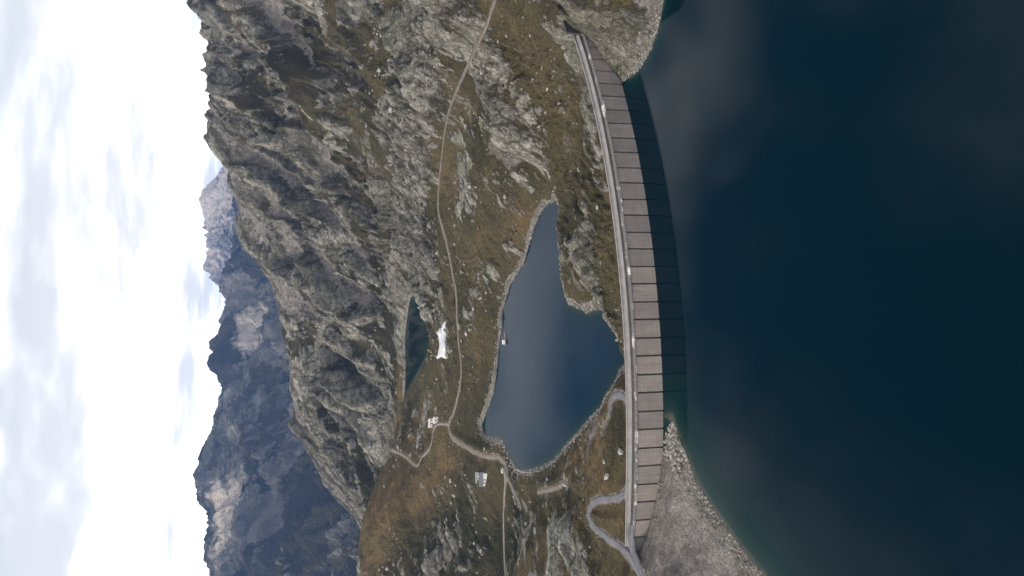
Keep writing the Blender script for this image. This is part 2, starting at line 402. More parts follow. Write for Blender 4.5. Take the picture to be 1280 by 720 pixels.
# ------------------------------------------------------------------ lakes
LOW, UPL = -20.0, -10.0
def arc(ang_pts, rho):
    return [(DC[0] + rho * math.sin(a), DC[1] - rho * math.cos(a)) for a in ang_pts]
def ang_of(x): return math.asin((x - DC[0]) / DR)
A_R, A_L = ang_of(109.0), ang_of(-60.0)
res_poly = [tuple(atz(u, v, 0)[:2]) for u, v in [(845, -150), (838, -60), (830, 0), (826, 22), (822, 40), (814, 62), (806, 76), (797, 90), (786, 97)]]
res_poly += arc(np.linspace(A_R, A_L, 24), DR - 4)
res_poly += [tuple(atz(u, v, 0)[:2]) for u, v in [(832, 519), (839, 519), (848, 545), (857, 565), (866, 590), (877, 613), (888, 630), (900, 648), (925, 683), (955, 720), (990, 765), (1040, 830)]]
res_poly += [(-260, 120), (-700, -100), (-700, -900), (700, -900), (700, 100), (330, 330)]
low_px = [(697, 250), (700, 262), (699, 290), (701, 320), (702, 345), (706, 365), (712, 380), (725, 386), (735, 391), (745, 387), (757, 386), (763, 383), (768, 400), (775, 420), (779, 435),
          (792, 446), (779, 458), (775, 462), (770, 475), (757, 495), (752, 507), (735, 525), (720, 543), (705, 560), (692, 575), (675, 583), (662, 587), (650, 588), (645, 583), (640, 575), (632, 560), (628, 549), (608, 546), (603, 538),
          (602, 530), (607, 520), (612, 505), (617, 490), (620, 470), (622, 450), (624, 430), (627, 410), (628, 390), (632, 375), (637, 358), (645, 345), (655, 330), (660, 310), (664, 298), (668, 285), (675, 268), (685, 255)]
low_poly = [tuple(atz(u, v, LOW)[:2]) for u, v in low_px]
up_px = [(513, 371), (519, 369), (523, 375), (529, 392), (535, 410), (539, 422), (537, 435), (531, 450), (524, 462), (517, 475), (511, 487), (505, 499), (506, 480), (507, 455), (506, 430), (507, 410), (510, 390)]
up_poly = [tuple(atz(u, v, UPL)[:2]) for u, v in up_px]

# ------------------------------------------------------------------ roads
def catmull(P, step):
    P = np.asarray(P, float); out = []
    Q = np.vstack([2 * P[0] - P[1], P, 2 * P[-1] - P[-2]])
    for i in range(len(P) - 1):
        a, b, c, d = Q[i:i + 4]
        n = max(2, int(np.linalg.norm(c - b) / step))
        for t in np.arange(n) / n:
            out.append(.5 * (2 * b + (c - a) * t + (2 * a - 5 * b + 4 * c - d) * t * t + (3 * b - a - 3 * c + d) * t ** 3))
    out.append(P[-1]); return np.array(out)
ROADS = {}
def road(name, px, width, fixed=None):
    P = np.array([hit(u, v) for u, v in px])
    if fixed:
        for i, z in fixed.items(): P[i] = atz(*px[i], z)
    C = catmull(P, 3.0)
    z = C[:, 2].copy()
    for _ in range(12):
        z[1:-1] = .25 * z[:-2] + .5 * z[1:-1] + .25 * z[2:]
    C[:, 2] = z
    ROADS[name] = (C, width)
road('gravel_road', [(622, -14), (616, 10), (609, 28), (600, 48), (588, 74), (575, 102), (564, 130), (556, 160), (552, 195), (549, 225), (547, 262), (553, 285), (558, 305), (562, 325), (566, 345), (570, 370), (571, 400), (573, 430), (576, 455), (575, 478), (571, 500), (567, 515), (562, 528), (561, 540), (567, 549), (580, 557), (595, 566), (610, 571), (622, 571), (629, 577), (634, 584), (641, 597), (648, 611), (655, 628), (659, 637)], 3.8)
road('footpath', [(561, 531), (552, 530), (545, 532), (541, 540), (540, 550), (536, 562), (527, 572), (521, 582), (515, 579), (506, 571), (497, 566), (489, 563)], 2.0)
road('straight_track', [(630, 588), (631, 605), (630, 625), (629, 650), (630, 690), (632, 735)], 2.2)
road('hairpin_road', [(785, 513), (782.5, 502), (777, 494.5), (770, 495), (764, 505), (758, 520), (753, 534)], 3.4, {0: 13.9, 1: 13.0})
road('junction_road', [(787, 600), (783, 612), (776, 621), (760, 624), (746, 626), (739, 632), (736, 644), (742, 658), (756, 671), (772, 682), (785, 694), (796, 712), (806, 735)], 3.4, {0: 14.0, 1: 13.9, 10: 14.5, 11: 15.3, 12: 16.5})
road('dam_approach', [(787, 655), (788, 674), (791, 692), (797, 708), (806, 730)], 4.4, {0: 14.0, 1: 14.05, 2: 14.5, 3: 15.2, 4: 16.4})
road('lakeside_track', [(672, 618), (677, 614), (687, 612), (698, 608), (708, 602)], 2.4)
road('old_track', [(631, 592), (640, 610), (650, 634)], 3.0)

# ------------------------------------------------------------------ terrain sheet
ph = np.concatenate([np.linspace(-52, -25.2, 50), np.linspace(-25, 25, 730), np.linspace(25.2, 52, 50)]) * math.pi / 180
lr = np.linspace(math.log(205), math.log(2700), 1120)
LR, PH = np.meshgrid(lr, ph, indexing='ij')
RR = np.exp(LR)
X = (RR * np.sin(PH)).astype(np.float32); Y = (RR * np.cos(PH)).astype(np.float32)
F4 = rbf(X, Y)
Z = F4[..., 0]; Rm = np.clip(F4[..., 1], 0, 1); Tm = np.clip(F4[..., 2], 0, 1); Gm = np.clip(F4[..., 3], 0, 1)
Z = np.maximum(Z, -330)
mount = sstep(Y, 820, 1250) * sstep(Z, -5, 50) + .35 * sstep(Z, 30, 90) * sstep(X, 60, 200)
mount = np.clip(mount, 0, 1)
# strata-aligned coordinates, warped so that ribs wander
wx = X + 22 * fbm(X, Y, 160, 3, 40); wy = Y + 22 * fbm(X, Y, 160, 3, 50)
ca, sa = math.cos(STRATA), math.sin(STRATA)
al = wx * ca + wy * sa; cr = -wx * sa + wy * ca
rockamp = .22 + .95 * Rm
def billow(wl, sd, st=.45):
    return np.clip(np.abs(perlin(al * st / wl + 3.1 * sd, cr / wl - 1.7 * sd, sd)) * 1.55, 0, 1)
b1, b2, b3, b4 = billow(46, 301), billow(21, 302, .55), billow(9.5, 303, .6), billow(4.6, 304, .7)
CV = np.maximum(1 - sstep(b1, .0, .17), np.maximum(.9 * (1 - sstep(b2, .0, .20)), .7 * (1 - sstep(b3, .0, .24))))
BUL = np.clip(.40 * b1 + .32 * b2 + .26 * b3 + .16 * b4, 0, 1)
gull = ridged(al * .11, cr, 120, 5, 61) - .8
big = ridged(al * .18, cr, 62, 5, 3) - .8
med = b1 - .4
fine = fbm(wx, wy, 6.5, 3, 31, .6)
slab = 9.0 * (b1 - .4) + 6.0 * (b2 - .4) + 3.2 * (b3 - .4) + 1.4 * (b4 - .4)
det = mount * (62 * gull + 26 * big) + rockamp * slab * (1 - .15 * mount) + rockamp * (1 - mount) * 2.5 * big
det = det * (1 - .8 * Gm * (1 - mount) * (Y < 420))
det = det + (.3 + .45 * Rm) * fine * (1 + .8 * mount) + 1.2 * fbm(X, Y, 60, 3, 77) * (1 - mount)
# named ribs and gullies that give the slopes their lines
RIBS = [([(468, 0), (485, 30), (497, 60), (511, 95), (526, 125), (540, 155), (547, 178)], 13, 15, 1.),
        ([(268, 140), (286, 185), (312, 245), (342, 315), (362, 370)], 18, 26, 1.),
        ([(285, 122), (318, 190), (350, 260), (385, 335), (405, 390)], 20, 24, 1.),
        ([(330, 215), (368, 290), (402, 365), (440, 450)], 16, 22, 1.),
        ([(395, 175), (430, 240), (462, 305), (486, 345)], 14, 16, 1.),
        ([(520, 20), (545, 60), (556, 100), (552, 135)], 8, 10, 1.),
        ([(606, 105), (622, 140), (645, 175), (655, 205)], 8, 14, 1.),
        ([(345, 90), (362, 140), (388, 185), (422, 250), (455, 308), (490, 350)], -9, 14, -1.),
        ([(255, 30), (300, 55), (340, 80)], -10, 18, -1.),
        ([(365, 400), (400, 450), (430, 500), (455, 560), (462, 610)], -10, 16, -1.)]
for px, hh, wd, kind in RIBS:
    C = catmull([hit(u, v) for u, v in px], 12.)
    sel = (X > C[:, 0].min() - 60) & (X < C[:, 0].max() + 60) & (Y > C[:, 1].min() - 60) & (Y < C[:, 1].max() + 60)
    d, ti = seg_dist(X[sel], Y[sel], C)
    d = d + 5 * fbm(X[sel], Y[sel], 30, 3, 640)
    fade = sstep(np.minimum(ti, len(C) - 1 - ti), 0, 4)
    det[sel] += hh * np.clip(1 - d / wd, 0, 1) ** 1.3 * fade
    core = (1 - sstep(d, wd * .35, wd * .9)) * fade
    if kind > 0: Rm[sel] = np.maximum(Rm[sel], .92 * core); Gm[sel] *= 1 - .9 * core
    else: Gm[sel] = np.maximum(Gm[sel], .95 * core)
# keep the ridge and the brown shoulder near the drawn skyline
dr_, _ = seg_dist(X, Y, [tuple(aty(u, v, y)[:2]) for u, v, y in RIDGE])
det = det * (1 - .30 * mount) * (.30 + .70 * sstep(dr_, 15, 150))
# stepped ledges in the rock
st = np.sin((Z + det + .35 * cr) * .55 + 3 * fbm(wx, wy, 40, 2, 90)); det = det + Rm * .55 * np.sign(st) * np.abs(st) ** .4
# scree collects in the gullies, turf on the ledges, bare rock on the ribs
gsel = sstep(-gull, -.05, .30) * mount
Gm = Gm * (1 - .35 * mount)
Gm = np.clip(Gm + .42 * gsel - .35 * mount * sstep(big, -.1, .3), 0, 1)
Rm = np.clip(Rm + .40 * fbm(X, Y, 130, 3, 88) - .025, 0, 1)
Tm = np.clip(Tm + .3 * fbm(X, Y, 90, 3, 99), 0, 1)
# lakes
sd_res = np.full(X.shape, 200., np.float32); sd_low = sd_res.copy(); sd_up = sd_res.copy()
for sdm, poly, cond in ((sd_res, res_poly, (RR < 520)), (sd_low, low_poly, (np.abs(X) < 260) & (Y > 300) & (Y < 800)), (sd_up, up_poly, (np.abs(X + 50) < 260) & (Y > 780) & (Y < 1200))):
    sdm[cond] = seg_dist(X[cond], Y[cond], poly, True)
jit = 1.3 * fbm(X, Y, 9, 3, 70)
rho = np.hypot(X - DC[0], Y - DC[1])
upstream = rho > DR - 9
def lake(Z, det, sdm, level, cond, bank, fall):
    d = sdm + jit * sstep(np.abs(sdm), 0, 3)
    k = sstep(d, 2, 34)
    shore = level + bank * np.maximum(d, 0)
    z2 = shore * (1 - k) + np.maximum(Z, level + .6) * k
    zin = level - np.minimum(fall * -d, 26)
    Zn = np.where(cond, np.where(d > 0, z2, zin), Z)
    dn = np.where(cond, det * np.where(d > 0, .12 + .88 * sstep(d, 1, 30), .1), det)
    return Zn, dn
in_up = upstream & (sd_res < 60)
Z, det = lake(Z, det, sd_res, 0., in_up, .42, .8)
Z, det = lake(Z, det, sd_low, LOW, (sd_low < 60) & ~upstream, .5, .7)
Z, det = lake(Z, det, sd_up, UPL, sd_up < 60, .5, .6)
for sdm, cond in ((sd_low, ~upstream),):     # pale stony rim left by the changing water level
    rim = (sdm > -2) & (sdm < 4.5 + 5 * fbm(X, Y, 22, 3, 8)) & cond
    Gm = np.where(rim, np.maximum(Gm, .92 * sstep(sdm, -3, 0) * (1 - sstep(sdm, 2.5, 8))), Gm)
rim = (sd_up > -2) & (sd_up < 4)
Gm = np.where(rim, np.maximum(Gm, .6), Gm)
# the dam stands in a trench
xin = (X > -150) & (X < 165)
ddam = DR - rho
det = np.where(xin & (ddam > -6) & (ddam < 30), det * .35, det)
Zt = Z + det
lim = np.where(ddam < 9, 8.5, 12.6 + np.maximum(ddam - 12, 0) * .22)
endf = sstep(X, 136, 150)
Zt = np.where(xin & (ddam > -.6) & (ddam < 45), np.minimum(Zt, lim + endf * 40), Zt)
# shelves for roads
for nm, (C, wd) in ROADS.items():
    x0, y0 = C[:, 0].min() - 16, C[:, 1].min() - 16; x1, y1 = C[:, 0].max() + 16, C[:, 1].max() + 16
    sel = (X > x0) & (X < x1) & (Y > y0) & (Y < y1)
    d, ti = seg_dist(X[sel], Y[sel], C)
    zr = np.interp(ti, np.arange(len(C)), C[:, 2])
    hw = wd / 2
    k = 1 - sstep(d, hw + 1.6, hw + 9)
    off = np.where(d < hw + 1.4, -.28, -.05)
    Zt[sel] = Zt[sel] * (1 - k) + (zr + off) * k
    Gm[sel] = np.maximum(Gm[sel], .62 * (1 - sstep(d, hw + .3, hw + 3.2)))
prof = np.interp(X, [-126, -118, -105, -90, -75, -60, -40], [11.5, 8.0, 4.6, 1.8, .1, -2, -8])
nearf = (X > -126) & (X < -35) & (ddam <= -.4) & (ddam > -34)
up_ = np.maximum(-ddam - 1.5, 0)
Zt = np.where(nearf, np.minimum(Zt, prof + np.minimum(up_, 12) * .12 + np.maximum(up_ - 12, 0) * .4), Zt)
inner = (X > -124) & (X < -35) & (ddam > -.5) & (ddam < 7)
Zt = np.where(inner, np.minimum(Zt, np.where(ddam < 3.2, prof - .8, 12.2)), Zt)
TERR = np.stack([X, Y, Zt], -1)
def ground(x, y):
    """height of the finished sheet"""
    fr = np.interp(.5 * np.log(x * x + y * y), lr, np.arange(len(lr)))
    fc = np.interp(np.arctan2(x, y), ph, np.arange(len(ph)))
    i = np.clip(fr.astype(int), 0, len(lr) - 2); j = np.clip(fc.astype(int), 0, len(ph) - 2)
    a = fr - i; b = fc - j
    return (Zt[i, j] * (1 - b) + Zt[i, j + 1] * b) * (1 - a) + (Zt[i + 1, j] * (1 - b) + Zt[i + 1, j + 1] * b) * a
def gz(x, y): return float(ground(np.array([x]), np.array([y]))[0])
terrain = grid_obj('terrain', TERR, M_TERR, True, {'mask': np.stack([Rm, Tm, Gm], -1), 'relief': np.stack([BUL, np.clip(.5 + mount * (.8 * big + .7 * gull), 0, 1), CV], -1)})
tag(terrain, kind='structure')

# ------------------------------------------------------------------ far mountains
FP = []
def far(u, v, y, back=True, snow_sun=0.):
    p = aty(u, v, y); FP.append((*p, snow_sun))
    d = p[:2] / np.hypot(*p[:2])
    if back:
        FP.append((*(p[:2] + d * .10 * y), p[2] - .035 * y, 0)); FP.append((*(p[:2] + d * .28 * y), p[2] - .08 * y, 0))
for a in [(262, 760, 3900), (264, 720, 4000), (262, 700, 4050), (258, 670, 4150), (262, 640, 4250), (252, 622, 4300), (246, 605, 4350), (252, 580, 4450), (258, 560, 4500), (268, 538, 4600), (281, 516, 4700), (284, 500, 4800), (277, 490, 4800), (284, 480, 4850),
          (270, 468, 4950), (263, 455, 5000), (270, 440, 5050), (273, 415, 5150), (272, 392, 5250), (276, 375, 5300), (268, 350, 5500), (285, 322, 5600), (282, 300, 5700), (292, 280, 5800), (295, 262, 5800), (300, 240, 5800), (310, 200, 5700), (320, 100, 5600), (330, 0, 5500), (330, -100, 5500)]: far(*a)
for a in [(310, 415, 4950, False, 1.), (300, 405, 5050, False, 1.), (320, 430, 4850, False, .8), (278, 650, 4050, False, 1.1), (272, 615, 4200, False, .9), (282, 680, 3950, False, 1.), (300, 560, 4300, False, 0), (310, 620, 3900, False, .0)]: far(a[0], a[1], a[2], back=False, snow_sun=a[4])  # spots where sunlight is painted on the slopes
for a in [(345, 690, 3500), (350, 640, 3700), (355, 590, 3850), (370, 520, 3900), (380, 470, 4200), (340, 440, 4600), (345, 400, 4700), (330, 350, 5000), (430, 690, 2950), (430, 640, 3000), (440, 600, 3000), (440, 560, 3100), (440, 500, 3300), (430, 400, 3500), (400, 300, 4000), (400, 150, 4000), (440, 780, 2900), (350, 800, 3400)]: far(*a, back=False)
for a in [(300, 150, 9000, True, .6), (275, 195, 9200, True, .9), (263, 222, 9400, True, 1), (247, 238, 9500, True, 1), (247, 256, 9500, True, 1), (258, 274, 9500, True, 1), (264, 290, 9500, True, .8), (272, 303, 9500, True, .8), (257, 322, 9500, True, .9), (263, 336, 9500, True, .8), (285, 360, 9500, True, .5), (290, 420, 9500), (290, 600, 9500), (290, 760, 9500), (300, 0, 9500)]: far(*a)
FP = np.array(FP)
frb = RBF(FP, FP[:, 2:4], .01, .0006)
fph = np.concatenate([np.linspace(-50, -25.2, 30), np.linspace(-25, 25, 520), np.linspace(25.2, 50, 30)]) * math.pi / 180
flr = np.concatenate([np.linspace(math.log(2650), math.log(6200), 330), np.linspace(math.log(6220), math.log(12500), 150)])
FL, FH = np.meshgrid(flr, fph, indexing='ij')
FX = (np.exp(FL) * np.sin(FH)).astype(np.float32); FY = (np.exp(FL) * np.cos(FH)).astype(np.float32)
ff = frb(FX, FY)
fw_x = FX + 150 * fbm(FX, FY, 900, 3, 140); fw_y = FY + 150 * fbm(FX, FY, 900, 3, 150)
fa = fw_x * .35 + fw_y * .94; fc = fw_x * .94 - fw_y * .35
fd = 120 * (ridged(fa * .3, fc, 620, 5, 200) - .8) + 45 * (ridged(fw_x, fw_y, 230, 4, 210) - .75) + 26 * fbm(fw_x, fw_y, 60, 3, 220)
fdr = np.full(FX.shape, 9e3, np.float32)
fdr, _ = seg_dist(FX, FY, [tuple(aty(*a)[:2]) for a in [(264, 720, 4000), (262, 640, 4250), (246, 605, 4350), (258, 560, 4500), (281, 516, 4700), (263, 455, 5000), (273, 415, 5150), (276, 375, 5300), (285, 322, 5600), (292, 280, 5800), (300, 240, 5800)]])
FZ = ff[..., 0] + fd * (.50 + .40 * sstep(fdr, 60, 500))
FZ = FZ - 250 * (1 - sstep(np.exp(FL), 2650, 2850))
fb = fbm(FX, FY, 700, 4, 300)
fmask = np.stack([np.clip(.45 + .5 * fb + .3 * ff[..., 1], 0, 1), np.clip(.35 + .3 * fbm(FX, FY, 400, 3, 320), 0, 1),
                  np.clip(.25 + .9 * fbm(FX, FY, 500, 3, 340) , 0, 1)], -1)
far_o = grid_obj('far_mountains', np.stack([FX, FY, FZ], -1), M_FAR, True, {'mask': fmask, 'relief': np.stack([np.clip(.45 + .4 * fbm(fw_x, fw_y, 120, 3, 400), 0, 1), np.clip(ff[..., 1], 0, 1), fb * 0], -1)})
tag(far_o, kind='structure')

# ------------------------------------------------------------------ water
def water_material(name, deep, shallow, rough, spec):
    mt, h = new_mat(name)
    P = h.n('ShaderNodeTexCoord').outputs['Object']
    at = h.n('ShaderNodeAttribute', attribute_name='depth')
    s3 = h.n('ShaderNodeSeparateColor', {0: at.outputs['Color']})
    d = s3.outputs[0]
    # colour of the water by its depth: stones show through at the edge, then teal, then near black
    c = h.ramp(d, [(0., (.075, .070, .055)), (.10, (.009, .024, .021)), (.35, shallow), (1., deep)])
    n = h.noise(h.mapping(P, scale=(1, 1.6, 1)), .35, 4, .55)
    n2 = h.noise(P, .045, 3, .5)
    bh = h.math('ADD', n, h.math('MULTIPLY', n2, 2.0))
    finish(h, c, rough, bh, spec, .10, .12, IOR=1.333)
    return mt
M_RES = water_material('reservoir_water', (.0001, .0064, .0104), (.0004, .0130, .0130), .05, .145)
M_LOW = water_material('lake_water', (.0008, .0125, .0270), (.0010, .0135, .0220), .06, .04)
M_UPW = water_material('tarn_water', (.0008, .0075, .0085), (.0012, .0110, .0105), .09, .05)
def water_sheet(name, level, poly, mat, x0, x1, y0, y1, step, dscale, sdm_fn=None):
    xs = np.arange(x0, x1 + step, step); ys = np.arange(y0, y1 + step, step)
    YY, XX = np.meshgrid(ys, xs, indexing='ij')
    sd = -seg_dist(XX.astype(np.float32), YY.astype(np.float32), poly, True)
    if name == 'reservoir_water':
        nr = len([1 for _ in res_poly]); dl, _ = seg_dist(XX.astype(np.float32), YY.astype(np.float32), res_poly[33:46]); dr0, _ = seg_dist(XX.astype(np.float32), YY.astype(np.float32), res_poly[:9])
        dep = np.clip(np.minimum(dl / dscale, dr0 / 9.0), 0, 1)
    elif dscale is None: dep = np.ones_like(sd)
    else: dep = np.clip(sd / (dscale * np.where(XX > 0, .3, 1.)), 0, 1)
    P = np.stack([XX, YY, np.full_like(XX, level)], -1)
    o = grid_obj(name, P, mat, True, {'depth': np.repeat(dep[..., None], 3, -1)})
    if name != 'reservoir_water':
        bm = bmesh.new(); bm.from_mesh(o.data); bm.faces.ensure_lookup_table()
        cc = np.array([f.calc_center_median()[:2] for f in bm.faces], np.float32)
        dd = seg_dist(cc[:, 0], cc[:, 1], poly, True)
        bmesh.ops.delete(bm, geom=[bm.faces[i] for i in np.nonzero(dd > 7)[0]], context='FACES'); bm.to_mesh(o.data); bm.free()
    return tag(o, kind='structure')
water_sheet('reservoir_water', 0., res_poly, M_RES, -700, 700, -620, 366, 4.0, 28.)
# trim: keep the reservoir only on the upstream side of the dam
o = bpy.data.objects['reservoir_water']
bm = bmesh.new(); bm.from_mesh(o.data)
dead = [f for f in bm.faces if math.hypot(f.calc_center_median().x - DC[0], f.calc_center_median().y - DC[1]) < DR - 4 and abs(f.calc_center_median().x) < 190]
bmesh.ops.delete(bm, geom=dead, context='FACES'); bm.to_mesh(o.data); bm.free()
water_sheet('lower_lake_water', LOW, low_poly, M_LOW, -190, 90, 385, 715, 3.0, 14.)
water_sheet('upper_lake_water', UPL, up_poly, M_UPW, -200, 40, 860, 1090, 3.0, 22.)

# ------------------------------------------------------------------ road surfaces
def road_material(name, a, b):
    mt, h = new_mat(name)
    P = h.n('ShaderNodeTexCoord').outputs['Object']
    n = h.noise(P, .25, 8, .7); n2 = h.noise(P, 2.2, 3, .6)
    c = h.mix(h.ss(n, .33, .66), a, b)
    c = h.mix(1.0, c, h.ramp(n2, [(.3, (.75, .75, .75)), (.7, (1.2, 1.2, 1.2))]), 'MULTIPLY')
    finish(h, c, .92, n2, .15, .4, .15)
    return mt
M_GRAVEL = road_material('gravel_surface', (.115, .096, .072), (.190, .163, .130))
M_TARMAC = road_material('worn_tarmac', (.098, .096, .102), (.165, .161, .165))
M_PATH = road_material('footpath_stone', (.15, .132, .108), (.24, .217, .186))
def strip(name, C, wd, mat, lift=.0):
    C = np.asarray(C); t = np.gradient(C[:, :2], axis=0); t /= np.linalg.norm(t, axis=1)[:, None] + 1e-9
    nrm = np.stack([-t[:, 1], t[:, 0]], -1)
    s = np.arange(len(C)) * 1.0
    tp = sstep(np.minimum(s, len(C) - 1 - s), -1.5, 5.) if name in ('lakeside_track', 'old_track') else (sstep(len(C) - 1 - s, -1.5, 7.) if name == 'hairpin_road' else 1.)
    rag = tp * (1 + .13 * perlin(s * .33, s * 0 + 5.1, 3) + .08 * perlin(s * .9, s * 0 + 1.1, 4))
    cols = []
    for k, dz in ((-1.25, -.75), (-1, 0), (-.4, .05), (.4, .05), (1, 0), (1.25, -.75)):
        p = np.empty_like(C); p[:, :2] = C[:, :2] + nrm * (k * wd / 2 * rag)[:, None]; p[:, 2] = C[:, 2] + lift + dz
        cols.append(p)
    o = grid_obj(name, np.stack(cols, 1), mat, True)
    return tag(o, kind='structure')
RM = {'gravel_road': M_GRAVEL, 'footpath': M_PATH, 'straight_track': M_PATH, 'hairpin_road': M_TARMAC, 'junction_road': M_TARMAC,
      'dam_approach': M_TARMAC, 'lakeside_track': M_GRAVEL, 'old_track': M_GRAVEL}
for i, (nm, (C, wd)) in enumerate(ROADS.items()): strip(nm, C, wd, RM[nm], .004 * i)

# ------------------------------------------------------------------ the dam
def concrete(name, base, streak=.55, vertical=True, white=0., band=False):
    mt, h = new_mat(name)
    P = h.n('ShaderNodeTexCoord').outputs['Object']
    n = h.noise(P, .22, 8, .68)
    st = h.noise(h.mapping(P, scale=(1, 1, .05)), .9, 6, .65) if vertical else h.noise(P, .8, 5, .7)
    n2 = h.noise(P, 1.6, 4, .6)
    c = h.mix(h.ss(n, .3, .7), tuple(x * .84 for x in base), tuple(x * 1.14 for x in base))
    rnd = h.n('ShaderNodeObjectInfo').outputs['Random']
    c = h.mix(1.0, c, h.ramp(rnd, [(0., (.76, .77, .78)), (1., (1.12, 1.09, 1.07))]), 'MULTIPLY')
    c = h.mix(h.ss(st, .44, .68, 0., streak), c, tuple(x * .5 for x in base))
    c = h.mix(h.ss(st, .40, .25, 0., streak * .6), c, (.36, .34, .32))
    if band:
        z = h.n('ShaderNodeSeparateXYZ', {0: P}).outputs[2]
        zz = h.math('ADD', z, h.math('MULTIPLY', h.math('SUBTRACT', n, .5), 3.0))
        c = h.mix(h.ss(zz, -.8, 2.4, .5, 0.), c, (.33, .33, .32))       # lime left by the water level
        c = h.mix(h.ss(zz, 9.5, 12.5, 0., .35), c, (.13, .122, .112))    # lichen under the walkway
        lift = h.n('ShaderNodeTexWave', {'Vector': P, 'Scale': .155, 'Distortion': .35, 'Detail': 2.0}, wave_type='BANDS', bands_direction='Z').outputs[1]
        c = h.mix(h.ss(lift, .86, .99, 0., .22), c, (.12, .11, .10))     # pour joints
    if white: c = h.mix(h.ss(h.noise(P, .13, 5, .62), .60 - .06 * white, .64), c, (.62, .60, .57))
    finish(h, c, .9, n2, .2, .35, .12)
    return mt
M_FACE = concrete('weathered_concrete', (.305, .262, .232), band=True)
M_CORE = concrete('old_concrete', (.12, .112, .105))
M_DECK = concrete('road_concrete', (.235, .228, .22), .2, False)
M_PARA = concrete('parapet_concrete', (.30, .288, .272), .35)
M_LEDGE = concrete('walkway_concrete', (.150, .138, .126), .3, False, white=1.)
M_DARK = simple('dark_concrete', (.045, .043, .040), .9, .4, .5)  # near-black concrete, tone varied by noise
M_METAL = simple('grey_steel', (.35, .36, .36), .5, .15, 2., .6)
M_WHITE = simple('white_paint', (.80, .79, .77), .6, .06, .8)

A0, A1 = ang_of(-124.0), ang_of(152.0)
base = np.array([DC[0] + DR * math.sin(.25), DC[1] - DR * math.cos(.25), -26.0])
dam = link(bpy.data.objects.new('dam', None)); dam.location = base
tag(dam, 'long curved concrete dam with a road on its crest, between the two lakes', 'dam')
def sweep(name, prof, a0, a1, n, mat, parent=dam, org=base, dz=None):
    v = []; f = []; k = len(prof)
    for i in range(n + 1):
        a = a0 + (a1 - a0) * i / n
        for o_, z in prof:
            r = DR + o_
            # at its left end the road side of the crest runs straight on while the wall keeps its curve
            sag = DR * (1 - math.cos(a)) * .7 * min(1., max(0., (-o_ - .4) / 6.6)) if a < 0 else 0.
            v.append((DC[0] + r * math.sin(a) - org[0], DC[1] - r * math.cos(a) - sag - org[1], z - org[2]))
    for i in range(n):
        for j in range(k):
            p, q = i * k + j, i * k + (j + 1) % k
            f.append((p, q, q + k, p + k))
    f.append(tuple(range(k))[::-1]); f.append(tuple(range(n * k, n * k + k)))
    return mesh_obj(name, v, f, mat, parent)
sweep('dam_core', [(-1.5, 12.6), (.4, -26), (-30, -26), (-8.4, 12.6)], A0, A1, 60, M_CORE)
DA = 8.56 / DR
aj = ang_of(atz(795, 491, 13)[0])
k0 = math.ceil((A0 - aj) / DA); joints = [aj + k * DA for k in range(k0, k0 + 60) if aj + k * DA < A1 - .004]
edges = [A0] + joints + [A1]
for i in range(len(edges) - 1):
    gap = (.55 if i % 2 else .32) / DR
    pr = RNG.uniform(-.07, .07)
    sweep('face_block', [(-.4 + pr, 12.9), (1.5 + pr, -26), (-.2, -26), (-2.0, 12.9)], edges[i] + gap, edges[i + 1] - gap * .9, 2, M_FACE)
sweep('walkway', [(-.15, 12.88), (-.15, 13.12), (-3.25, 13.16), (-3.25, 12.5)], A0, A1, 60, M_LEDGE)
sweep('upstream_parapet', [(-3.2, 12.7), (-3.18, 14.25), (-3.1, 14.25), (-3.1, 14.42), (-3.55, 14.42), (-3.55, 14.25), (-3.5, 14.25), (-3.5, 12.7)], A0, A1, 60, M_CORE)
sweep('crest_road', [(-3.45, 12.7), (-3.45, 14.0), (-5.4, 14.06), (-7.45, 14.0), (-7.45, 12.7)], A0, A1, 60, M_DECK)
for o_ in (-3.75, -7.1):
    sweep('kerb', [(o_ + .17, 13.9), (o_ + .17, 14.16), (o_ - .17, 14.16), (o_ - .17, 13.9)], A0, A1, 60, M_PARA)
sweep('downstream_parapet', [(-7.4, 12.5), (-7.4, 15.0), (-7.3, 15.0), (-7.3, 15.22), (-7.95, 15.22), (-7.95, 15.0), (-7.85, 15.0), (-7.85, 12.5)], A0, A1, 60, M_PARA)
sweep('cornice', [(-7.86, 12.4), (-7.86, 13.7), (-8.8, 13.5), (-8.8, 12.4)], A0, A1, 60, M_CORE)
rail = MB()
na = 150
for i in range(na + 1):
    a = A0 + (A1 - A0) * i / na
    c = np.array([DC[0] + (DR - .4) * math.sin(a), DC[1] - (DR - .4) * math.cos(a), 13.1]) - base
    rail.box(c[0] - .05, c[0] + .05, c[1] - .05, c[1] + .05, c[2], c[2] + 1.1)
tag(rail.build('handrail_posts', M_METAL, dam), kind='stuff')
for zz in (13.65, 14.2):
    sweep('handrail', [(-.36, zz), (-.36, zz + .07), (-.44, zz + .07), (-.44, zz)], A0, A1, 90, M_METAL)
# rock portal and wing wall at the right end
wing = link(bpy.data.objects.new('wing_wall', None)); wp = hit(713, 34); wing.location = wp
tag(wing, 'dark concrete wing wall behind the upper end of the dam', 'wall')
MB().box(-5, 4, -.6, .6, -5, 3.2).build('wall_panel', M_DARK, wing)
MB().box(-5.2, 4.2, -.75, .75, 3.2, 3.5).build('coping', M_DARK, wing)
wing.rotation_euler.z = R_(30)

